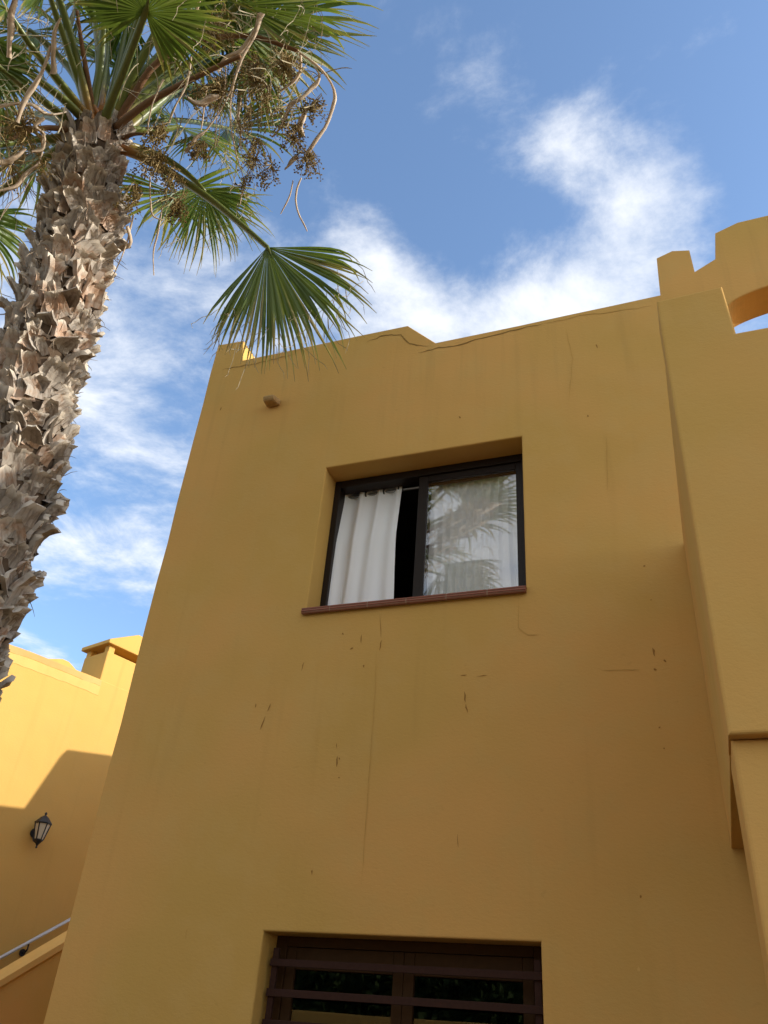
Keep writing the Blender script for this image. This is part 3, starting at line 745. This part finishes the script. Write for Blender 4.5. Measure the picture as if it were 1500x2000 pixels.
# loose fibres on the trunk
q = MB(); rf = random.Random(5)
for k in range(520):
    s = arc[-1] - abs(rf.gauss(0, .9)) if k % 2 else rf.uniform(arc[-1] * .4, arc[-1])
    s = max(.5, min(arc[-1] - .01, s)); c, d = on_trunk(s); an = rf.uniform(0, 2 * math.pi)
    e1 = d.cross(Vector((0, 1, 0))).normalized(); e2 = d.cross(e1).normalized(); o_ = e1 * math.cos(an) + e2 * math.sin(an)
    p = c + o_ * (trad(c) + rf.uniform(.0, .05)); dirv = (d * rf.uniform(-.9, .9) + o_ * rf.uniform(.1, .9) + e1.cross(o_) * rf.uniform(-.8, .8)).normalized()
    pts = []; ln = rf.uniform(.03, .10)
    for j in range(4):
        pts.append(p.copy()); p = p + dirv * ln / 3; dirv = (dirv + Vector((rf.uniform(-.4, .4), rf.uniform(-.4, .4), rf.uniform(-.6, .2)))).normalized()
    q.tube(pts, [.002, .0022, .0016, .0007], 3, cap=False)
q.build('fibre', FIBRE, trunk, kind='stuff')

CB = at(188, 268, 5.08)      # crown base
def frond(hub, tip, spread, droop=.55, nseg=46, seed=0, face=1.0, upw=.35, pet=None, joined=.42, base=None, cupz=.12, thr=10, brk=.10):
    r = random.Random(seed + 1000)
    H = at(*hub) if len(hub) == 3 and not isinstance(hub, Vector) else hub
    T = at(*tip) if len(tip) == 3 and not isinstance(tip, Vector) else tip
    a = (T - H); Ln = a.length; a.normalize()
    toc = (CAM - H).normalized(); n = toc * face + Vector((0, 0, upw)); n = (n - a * n.dot(a)).normalized(); b = n.cross(a).normalized()
    q = MB(); K = 10; dphi = R(spread) / nseg
    for sgi in range(nseg):
        ph = -R(spread) / 2 + (sgi + .5) * dphi
        edge = abs(ph) / (R(spread) / 2)
        L_ = Ln * (1 - .30 * edge ** 1.5) * r.uniform(.88, 1.08); rv = r.random()
        d = (a * math.cos(ph) + b * math.sin(ph) + n * (cupz * r.uniform(.5, 1.5) - .12 * (1 - edge))).normalized()
        side0 = (-a * math.sin(ph) + b * math.cos(ph)).normalized()
        p = H + d * .01; ds = L_ / K; rows = []
        jn = joined * r.uniform(.85, 1.1); wmax = 2 * Ln * jn * math.tan(dphi / 2) * 1.22; kink = r.random() < .16; kt = r.uniform(.55, .8)
        dk = droop * r.uniform(.4, 1.7)
        jx = side0 * r.gauss(0, .016) + n * r.gauss(0, .03)
        if r.random() < brk: kink = True; kt = r.uniform(.3, .5)
        for k in range(K + 1):
            t = k / K
            w = wmax * min(1, t / jn) if t <= jn else wmax * max(.0, (1 - ((t - jn) / (1 - jn)) ** 1.6)) 
            w = max(w, .0022)
            sd = (side0 - d * side0.dot(d)).normalized(); nn = d.cross(sd).normalized()
            tw = r.uniform(-.15, .15)
            fold = .28 * w
            rows.append((q.vert(p - sd * w / 2 + nn * fold * tw, t, rv), q.vert(p - nn * fold * (1 if sgi % 2 else -1) * (.6 if t < jn else 1), t, rv), q.vert(p + sd * w / 2, t, rv)))
            g = dk * max(0, t - jn * .75) * (1.0 / K) * 10 * .55
            if kink and t > kt: g *= 3.2
            d = (d + Vector((0, 0, -g)) + (side0 * r.uniform(-.04, .04) + jx if t > jn * .9 else Vector((0, 0, 0)))).normalized(); p = p + d * ds
        for k in range(K):
            A_, B_ = rows[k], rows[k + 1]
            q.face((A_[0], A_[1], B_[1], B_[0])); q.face((A_[1], A_[2], B_[2], B_[1]))
    for k in range(int(thr * 1.8)):
        ph = r.uniform(-.5, .5) * R(spread); st = H + (a * math.cos(ph) + b * math.sin(ph)) * Ln * r.uniform(.45, .7); d = Vector((r.uniform(-.5, .5), r.uniform(-.5, .5), -1)).normalized()
        pts = []
        for j in range(7):
            pts.append(st.copy()); st = st + d * r.uniform(.02, .06); d = (d + Vector((r.uniform(-.6, .6), r.uniform(-.6, .6), r.uniform(-.4, .1)))).normalized()
        q.tube(pts, [.0018] * 6 + [.0008], 3, mi=1, cap=False)
    fr = q.build('frond', [LEAF, THREAD], palm, smooth=False)
    B0 = base if base is not None else CB + Vector((r.uniform(-.06, .06), r.uniform(-.06, .06), r.uniform(-.05, .08)))
    if pet is None:
        mid = B0.lerp(H, .5) + Vector((0, 0, .10 * (H - B0).length)); path = bez([B0, mid, H], 8)
    else: path = bez([B0] + [at(*p) for p in pet] + [H], 7)
    end = path[-1] + a * .07; path.append(end)
    N = len(path); q = MB(); q.tube(path, [.033 - .017 * min(1, k / (N - 2)) if k < N - 1 else .003 for k in range(N)], 8, flat=.6)
    q.build('petiole', PETIOLE, fr, smooth=True)
    return fr
# hanging frond in front of the parapet
frond((522, 483, 4.55), (638, 734, 4.20), 118, .46, 52, 1, 1.0, .12, [(300, 318, 4.95), (400, 382, 4.78), (470, 438, 4.65)], .52, at(222, 285, 4.98), .16, 30, .34)
# frond behind it, hanging left
frond((398, 372, 5.25), (405, 520, 5.45), 200, .9, 44, 2, .9, .5, [(300, 300, 5.3), (360, 335, 5.3)], .36, None, .25, 14)
frond((352, 248, 5.35), (440, 330, 5.85), 210, .8, 46, 3, .5, .6, [(290, 256, 5.25)], .4, None, .2, 14)
# dark fan overhead, seen from underneath
frond((284, 24, 4.55), (330, -150, 4.30), 300, .40, 64, 4, 1.0, -.1, [(205, 235, 4.95), (245, 130, 4.75)], .5, at(212, 262, 5.0), .05, 6)
# right-hand fronds
frond((470, 10, 5.15), (722, 62, 5.15), 120, .25, 40, 5, .5, .8, [(320, 130, 5.15), (400, 65, 5.15)], .5, None, .1, 8)
frond((430, 40, 5.45), (640, 20, 5.6), 170, .6, 44, 6, .4, .8, [(300, 160, 5.3)], .45, None, .15, 14)
frond((395, 60, 5.6), (560, 190, 5.9), 200, .8, 44, 7, .5, .6, [(300, 150, 5.4)], .4, None, .2, 14)
frond((395, 130, 5.8), (470, 240, 6.1), 190, .8, 40, 17, .6, .5, None, .4, None, .2, 14)
# left-hand fronds
frond((12, 18, 4.95), (-160, -60, 4.9), 200, .5, 40, 8, .6, .6, [(120, 165, 5.05), (60, 90, 5.0)], .45, None, .15, 8)
frond((-25, 70, 5.0), (-120, 190, 5.0), 240, .7, 46, 9, .7, .5, [(130, 200, 5.0), (60, 145, 5.0)], .42, None, .15, 10)
frond((-20, 118, 4.9), (-60, 260, 4.9), 230, .7, 46, 10, .7, .5, [(120, 225, 5.0), (50, 172, 4.95)], .42, None, .15, 10)
frond((130, 70, 5.4), (30, -20, 5.6), 220, .6, 46, 11, .5, .6, [(165, 190, 5.2)], .42, None, .15, 14)
frond((60, 60, 5.6), (-20, 130, 5.9), 220, .7, 44, 12, .6, .5, None, .4, None, .15, 14)
frond((-130, 305, 4.7), (-260, 420, 4.6), 200, .7, 40, 13, .6, .5, [(90, 272, 5.0), (0, 284, 4.85)], .42, at(150, 275, 5.0), .15, 6)
frond((-55, 420, 5.6), (-25, 600, 5.75), 190, .7, 42, 14, .7, .5, [(60, 330, 5.35)], .42, None, .2, 6)
frond((205, -30, 5.45), (190, -200, 5.6), 250, .5, 46, 15, .6, .5, [(195, 130, 5.25)], .42, None, .15, 10)
frond((360, -40, 5.2), (470, -190, 5.2), 230, .5, 46, 16, .7, .4, [(270, 130, 5.15)], .42, None, .15, 10)
frond((250, 30, 5.9), (190, 110, 6.3), 220, .7, 44, 18, .7, .4, None, .4, None, .2, 12)
frond((90, -30, 5.2), (0, -170, 5.1), 220, .5, 44, 19, .7, .4, [(150, 150, 5.15)], .42, None, .15, 8)
frond((470, -80, 5.6), (640, -120, 5.8), 200, .5, 42, 20, .5, .6, [(330, 90, 5.3)], .42, None, .15, 8)
# the rest of the crown, above and behind the view
rc = random.Random(77)
for k in range(16):
    az = 2 * math.pi * k / 16 + rc.uniform(-.15, .15); el = R(rc.uniform(32, 80))
    d = Vector((math.cos(az) * math.cos(el), math.sin(az) * math.cos(el), math.sin(el))); H = CB + d * rc.uniform(1.0, 1.35)
    d2 = (d + Vector((0, 0, -.25))).normalized()
    frond(H, H + d2 * rc.uniform(.72, .9), rc.uniform(190, 260), .55, 40, 40 + k, .2, 1.0, None, .42, None, .15, 6)

# fruit stalks: arching brown branches, papery bracts, clusters of small berries
def strand(pix, w, mat=BRACT, name='fruit_bract', seed=0, parent=palm, twist=2.0):
    r = random.Random(seed + 300); path = [p + Vector((r.gauss(0, .0004), r.gauss(0, .0004), r.gauss(0, .0004))) for p in bez([at(*p) for p in pix], 7)]; N = len(path); q = MB(); sides = []; wid = []
    for k, p in enumerate(path):
        d = (path[min(k + 1, N - 1)] - path[max(k - 1, 0)]).normalized(); toc = (CAM - p).normalized(); s1_ = d.cross(toc).normalized()
        an = twist * math.sin(k * .2 + seed) * .6; sides.append((s1_ * math.cos(an) + toc * math.sin(an)).normalized())
        t = k / (N - 1); ww = w if isinstance(w, (int, float)) else (w[0] + (w[1] - w[0]) * t if len(w) == 2 else (w[0] + (w[1] - w[0]) * t * 2 if t < .5 else w[1] + (w[2] - w[1]) * (t - .5) * 2))
        wid.append(1.05 * ww * (1 + .3 * noise.noise(Vector((k * .16, seed * 7.3, 0)))) * r.uniform(.97, 1.03))
    # flattened tube: a ribbon with body
    rings = []
    for k, p in enumerate(path):
        d = (path[min(k + 1, N - 1)] - path[max(k - 1, 0)]).normalized(); up_ = d.cross(sides[k]).normalized()
        rings.append([q.vert(p + sides[k] * math.cos(x) * wid[k] / 2 + up_ * math.sin(x) * (wid[k] * .05 + .0012) + up_ * (math.cos(x) ** 2) * wid[k] * .42, k / (N - 1)) for x in [2 * math.pi * j / 6 for j in range(6)]])
    for k in range(N - 1):
        for j in range(6): q.face((rings[k][j], rings[k][(j + 1) % 6], rings[k + 1][(j + 1) % 6], rings[k + 1][j]))
    return q.build(name, mat, parent, smooth=True)
def stalk(pix, w, seed=0):
    path = bez([at(*p) for p in pix], 7); N = len(path); q = MB(); q.tube(path, [w * (1 - .55 * k / (N - 1)) for k in range(N)], 7, flat=.8)
    return q.build('fruit_stalk', DEADPET, palm, smooth=True)
octa = [(1, 0, 0), (-1, 0, 0), (0, 1, 0), (0, -1, 0), (0, 0, 1), (0, 0, -1)]; octf = [(0, 2, 4), (2, 1, 4), (1, 3, 4), (3, 0, 4), (2, 0, 5), (1, 2, 5), (3, 1, 5), (0, 3, 5)]
def cluster(px, py, r0, rx, rz, n, seed, parent=None):
    r = random.Random(seed + 700); c = at(px, py, r0); q = MB(); top = c + Vector((0, 0, rz * 1.1))
    tips = []
    nt_ = max(5, n // 9)
    for k in range(nt_):
        e = c + Vector((r.gauss(0, rx * .45), r.gauss(0, rx * .45), r.uniform(-1, .7) * rz)); md_ = top.lerp(e, .5) + Vector((r.gauss(0, .02), r.gauss(0, .02), .02))
        pts = [top, md_, e]; q.tube(pts, [.003, .0022, .0015], 3, mi=1, cap=False); tips.append((md_, e))
    for k in range(n):
        a_, b_ = r.choice(tips); p = a_.lerp(b_, r.uniform(.35, 1.1)) + Vector((r.gauss(0, .012), r.gauss(0, .012), r.gauss(0, .012))); s_ = r.uniform(.0042, .0075)
        base = len(q.v)
        for v in octa: q.vert(p + Vector(v) * s_)
        for f_ in octf: q.face([base + j for j in f_])
    return q.build('berry_cluster', [BERRY, TWIG], parent or palm, kind='stuff')
st1 = stalk([(225, 250, 5.0), (290, 200, 4.95), (365, 160, 4.9), (425, 130, 4.85), (470, 110, 4.8)], .022)
st2 = stalk([(228, 235, 5.1), (262, 185, 5.1), (300, 130, 5.1), (370, 85, 5.1), (480, 70, 5.1), (560, 92, 5.05), (582, 100, 5.03)], .022)
st3 = stalk([(185, 240, 5.15), (172, 160, 5.15), (160, 90, 5.15), (150, 20, 5.15)], .020)
st4 = stalk([(140, 255, 5.0), (90, 250, 4.95), (40, 262, 4.9), (-20, 300, 4.85)], .018)
st5 = stalk([(240, 270, 5.0), (262, 262, 4.9), (285, 262, 4.85)], .014)
S = [([(512, 25, 4.9), (500, 70, 4.88), (472, 118, 4.85), (452, 175, 4.83), (450, 240, 4.82), (462, 300, 4.8), (475, 345, 4.8)], (.030, .012, .005)),
     ([(505, 25, 4.9), (500, 60, 4.9), (470, 95, 4.9), (440, 110, 4.9), (425, 140, 4.88)], (.012, .03, .02)),
     ([(582, 98, 5.0), (618, 128, 4.95), (646, 165, 4.9), (652, 200, 4.88), (640, 245, 4.86), (612, 285, 4.84), (596, 300, 4.84)], (.012, .02, .030)),
     ([(585, 100, 5.0), (586, 130, 4.97), (575, 155, 4.95), (548, 180, 4.95)], (.012, .022, .012)),
     ([(612, 130, 4.95), (622, 148, 4.93), (612, 172, 4.92), (588, 196, 4.9), (565, 208, 4.9), (545, 250, 4.9), (530, 268, 4.9)], (.012, .034, .008)),
     ([(595, 212, 4.9), (588, 240, 4.9), (595, 265, 4.9)], (.02, .034, .012)),
     ([(580, 305, 4.85), (568, 322, 4.85), (556, 332, 4.85)], (.03, .03, .008)),
     ([(368, 190, 4.75), (385, 198, 4.74), (410, 197, 4.74), (428, 192, 4.74)], (.01, .045, .03)),
     ([(405, 170, 4.8), (398, 215, 4.78), (392, 255, 4.76)], (.008, .01, .006)),
     ([(452, 175, 4.85), (430, 215, 4.82), (405, 250, 4.8), (386, 270, 4.78), (365, 300, 4.78)], (.008, .012, .034)),
     ([(440, 130, 4.9), (438, 175, 4.88), (425, 220, 4.86), (420, 290, 4.85)], (.01, .008, .006)),
     ([(428, 260, 4.85), (423, 285, 4.85)], (.008, .006)),
     ([(588, 347, 4.8), (580, 375, 4.78), (582, 410, 4.76), (600, 452, 4.75)], (.008, .014, .005)),
     ([(573, 352, 4.85), (566, 385, 4.84), (548, 418, 4.83)], (.006, .012, .005)),
     ([(318, 405, 4.9), (310, 450, 4.88), (299, 490, 4.87), (300, 538, 4.86)], (.01, .012, .006)),
     ([(262, 418, 4.72), (245, 480, 4.68), (222, 535, 4.64), (208, 556, 4.62)], (.010, .010, .004)),
     ([(292, 345, 4.72), (293, 390, 4.7), (298, 420, 4.7), (320, 430, 4.7)], (.010, .010, .006)),
     ([(388, 0, 4.6), (378, 40, 4.6), (372, 75, 4.6)], (.02, .014, .006)),
     ([(372, 110, 4.7), (365, 165, 4.7), (345, 205, 4.7), (330, 240, 4.7)], (.012, .012, .008)),
     ([(320, 155, 4.7), (300, 200, 4.7), (290, 240, 4.7), (288, 262, 4.7)], (.010, .010, .006)),
     ([(40, -20, 4.5), (26, 30, 4.5), (16, 70, 4.5), (14, 112, 4.5)], (.03, .035, .028)),
     ([(120, 35, 4.6), (104, 70, 4.6), (100, 110, 4.6), (104, 145, 4.6)], (.012, .03, .03)),
     ([(98, 90, 4.6), (84, 130, 4.6), (62, 170, 4.6), (45, 215, 4.6), (36, 240, 4.6)], (.008, .026, .03)),
     ([(130, 218, 4.8), (95, 222, 4.75), (60, 206, 4.7), (20, 206, 4.7), (-20, 215, 4.7)], (.01, .02, .02)),
     ([(85, 228, 4.7), (70, 245, 4.7), (88, 262, 4.7), (84, 290, 4.7), (62, 294, 4.7)], (.02, .014, .018)),
     ([(50, 290, 4.7), (38, 306, 4.7), (15, 318, 4.7), (-15, 312, 4.7)], (.012, .034, .03)),
     ([(80, 320, 4.75), (55, 340, 4.72), (30, 362, 4.7), (-10, 372, 4.7)], (.028, .026, .018)),
     ([(86, 260, 4.72), (82, 295, 4.72), (74, 320, 4.72)], (.016, .012, .008)),
     ([(35, 300, 4.7), (12, 345, 4.7), (25, 385, 4.7), (2, 425, 4.7)], (.006, .004, .003)),
     ([(70, 335, 4.7), (40, 380, 4.7), (15, 400, 4.7), (-5, 440, 4.7)], (.006, .004, .003)),
     ([(470, 190, 4.95), (465, 225, 4.94), (472, 255, 4.94), (468, 285, 4.94)], (.012, .02, .008)),
     ([(480, 360, 4.85), (472, 385, 4.85), (470, 400, 4.85)], (.006, .01, .004)),
     ([(250, 440, 4.7), (258, 470, 4.68), (250, 485, 4.68)], (.02, .03, .012))]
for k, (p, w) in enumerate(S): strand(p, w, seed=k)
for k, (px, py, r0, rx, rz, n, par) in enumerate((
        (308, 270, 4.72, .085, .10, 330, st5), (298, 330, 4.72, .085, .11, 330, st5), (335, 362, 4.74, .07, .09, 220, st5), (258, 385, 4.68, .07, .10, 260, st5), (342, 412, 4.74, .065, .08, 240, st5),
        (385, 300, 4.76, .07, .07, 260, st1), (575, 262, 4.88, .10, .08, 190, st2), (612, 212, 4.88, .07, .07, 180, st2), (604, 316, 4.84, .085, .06, 240, st2),
        (555, 240, 4.9, .16, .16, 150, st2), (495, 300, 4.85, .12, .13, 190, st1), (525, 345, 4.84, .12, .10, 150, st1), (475, 360, 4.85, .06, .07, 90, st1), (480, 240, 4.95, .14, .14, 170, st1),
        (415, 75, 4.95, .14, .11, 190, st2), (430, 185, 4.9, .13, .10, 210, st1), (555, 135, 5.0, .10, .10, 230, st2), (495, 150, 5.0, .14, .12, 230, st2), (390, 190, 4.85, .08, .10, 130, st1), (520, 195, 4.95, .15, .12, 170, st2),
        (60, 240, 4.75, .13, .05, 110, st4), (20, 262, 4.75, .12, .06, 110, st4), (85, 330, 4.7, .06, .05, 50, st4), (30, 330, 4.75, .12, .12, 40, st4), (-10, 360, 4.8, .14, .14, 40, st4))):
    cluster(px, py, r0, rx, rz, n, k, par)
# yellow fruiting sprays
def spray(px, py, r0, s_, n, seed, parent):
    r = random.Random(seed); c = at(px, py, r0); q = MB()
    for k in range(n):
        d = Vector((r.gauss(0, 1), r.gauss(0, 1), r.gauss(-.3, .8))).normalized(); p = c.copy(); pts = []
        for j in range(5): pts.append(p.copy()); p = p + d * s_ * r.uniform(.15, .3); d = (d + Vector((r.uniform(-.4, .4), r.uniform(-.4, .4), -.25))).normalized()
        q.tube(pts, [.003, .0025, .002, .0018, .001], 3, cap=False)
    q.build('fruit_spray', TWIG, parent, kind='stuff')
for k, (px, py, r0, s_, n, par) in enumerate(((555, 125, 5.0, .13, 60, st2), (500, 160, 5.0, .16, 60, st2), (430, 180, 4.9, .15, 50, st1), (45, 245, 4.8, .22, 60, st4), (20, 320, 4.8, .25, 50, st4), (420, 70, 4.95, .13, 40, st2), (575, 270, 4.88, .10, 34, st2), (600, 310, 4.85, .08, 24, st2), (500, 310, 4.85, .12, 30, st1), (300, 310, 4.75, .10, 40, st5))):
    spray(px, py, r0, s_, n, 900 + k, par)

# fine straw-coloured strands caught in the crown
q = MB(); rs_ = random.Random(31)
for k in range(150):
    if k % 4: st = at(rs_.uniform(270, 630), rs_.uniform(20, 230), rs_.uniform(4.7, 5.3))
    else: st = at(rs_.uniform(-20, 170), rs_.uniform(10, 300), rs_.uniform(4.6, 5.2))
    d = Vector((rs_.uniform(-.7, .7), rs_.uniform(-.7, .7), rs_.uniform(-1, .1))).normalized(); pts = []; cu_ = Vector((rs_.uniform(-.3, .3), rs_.uniform(-.3, .3), -.28)); ln = rs_.uniform(.02, .05)
    for j in range(8): pts.append(st.copy()); st = st + d * ln; d = (d + cu_ * .8 + Vector((rs_.gauss(0, .08), rs_.gauss(0, .08), 0))).normalized()
    w_ = rs_.uniform(.0012, .0032); q.tube(pts, [w_] * 7 + [w_ * .3], 3, cap=False)
q.build('dry_strand', THREAD, palm, kind='stuff')

# ------------------------------------------------------------------ across the court, behind the viewer (seen in the window glass)
opp = thing('opposite_building', (-4, -9, 0), 'low ochre house across the court, seen only as a reflection in the lower window', 'building')
plate('wall', [(-12, 0), (9, 0), (9, 2.4), (2.5, 2.4), (2.2, 2.15), (-12, 2.15)], [], .3, .015, XZ(-9.15), OCHRE_L, opp)
boxpart('roof', (-12, -15, 1.7), (9, -9.31, 1.85), GROUND, opp)
rt = random.Random(9)
hd = thing('hedge', (-4, -11, 0), 'tall dark clipped hedge behind the low house, seen only reflected', 'hedge')
q = MB(); q.box((-13, -11.4, 0), (5, -10.6, 3.6)); q.build('hedge_core', SHRUB, hd)
q = MB()
for j in range(9000):
    p = Vector((rt.uniform(-13.2, 5.2), -11 + rt.choice((-.5, .5, .5)) + rt.gauss(0, .1), rt.uniform(1.2, 4.3 + .3 * noise.noise(Vector((j * .37, 0, 0))))))
    a_ = Vector((rt.gauss(0, 1), rt.gauss(0, 1), rt.gauss(0, 1))).normalized() * .13; b_ = a_.cross(Vector((rt.gauss(0, 1), rt.gauss(0, 1), rt.gauss(0, 1)))).normalized() * .065
    q.face([q.vert(p - a_), q.vert(p + b_), q.vert(p + a_), q.vert(p - b_)])
q.build('foliage', SHRUB, hd)
for k, (x, y, h) in enumerate(((-11.5, -12.2, 7.6), (-8.0, -12.0, 7.0), (-4.4, -12.6, 7.9), (-.8, -12.0, 7.2), (3.0, -12.4, 8.0))):
    lab = ['leftmost', 'second from left', 'middle', 'second from right', 'rightmost'][k]
    tr = thing('garden_tree', (x, y, 0), lab + ' of five dark bushy trees across the court, reflected in the lower window', 'tree', 'trees across the court')
    q = MB(); q.tube([Vector((x, y, 0)), Vector((x + .1, y, h * .4)), Vector((x - .05, y + .1, h * .75))], [.16, .12, .05], 8)
    for j in range(6):
        an = rt.uniform(0, 6.3); q.tube([Vector((x, y, h * .4 + .1 * j)), Vector((x + math.cos(an) * 1.0, y + math.sin(an) * 1.0, h * .6 + .15 * j))], [.06, .02], 5)
    q.build('trunk', BARK, tr, smooth=True)
    q = MB()
    for j in range(4500):
        v = Vector((rt.gauss(0, 1), rt.gauss(0, 1), rt.gauss(0, 1))).normalized() * rt.uniform(.45, 1.0)
        v *= .8 + .45 * noise.noise(v * 2.2 + Vector((k * 5, 0, 0)))
        p = Vector((x + v.x * 2.5, y + v.y * 1.9, h * .60 + v.z * h * .42)); a_ = Vector((rt.gauss(0, 1), rt.gauss(0, 1), rt.gauss(0, 1))).normalized() * .2; b_ = a_.cross(Vector((rt.gauss(0, 1), rt.gauss(0, 1), rt.gauss(0, 1)))).normalized() * .1
        q.face([q.vert(p - a_), q.vert(p + b_), q.vert(p + a_), q.vert(p - b_)])
    q.build('crown', SHRUB, tr)
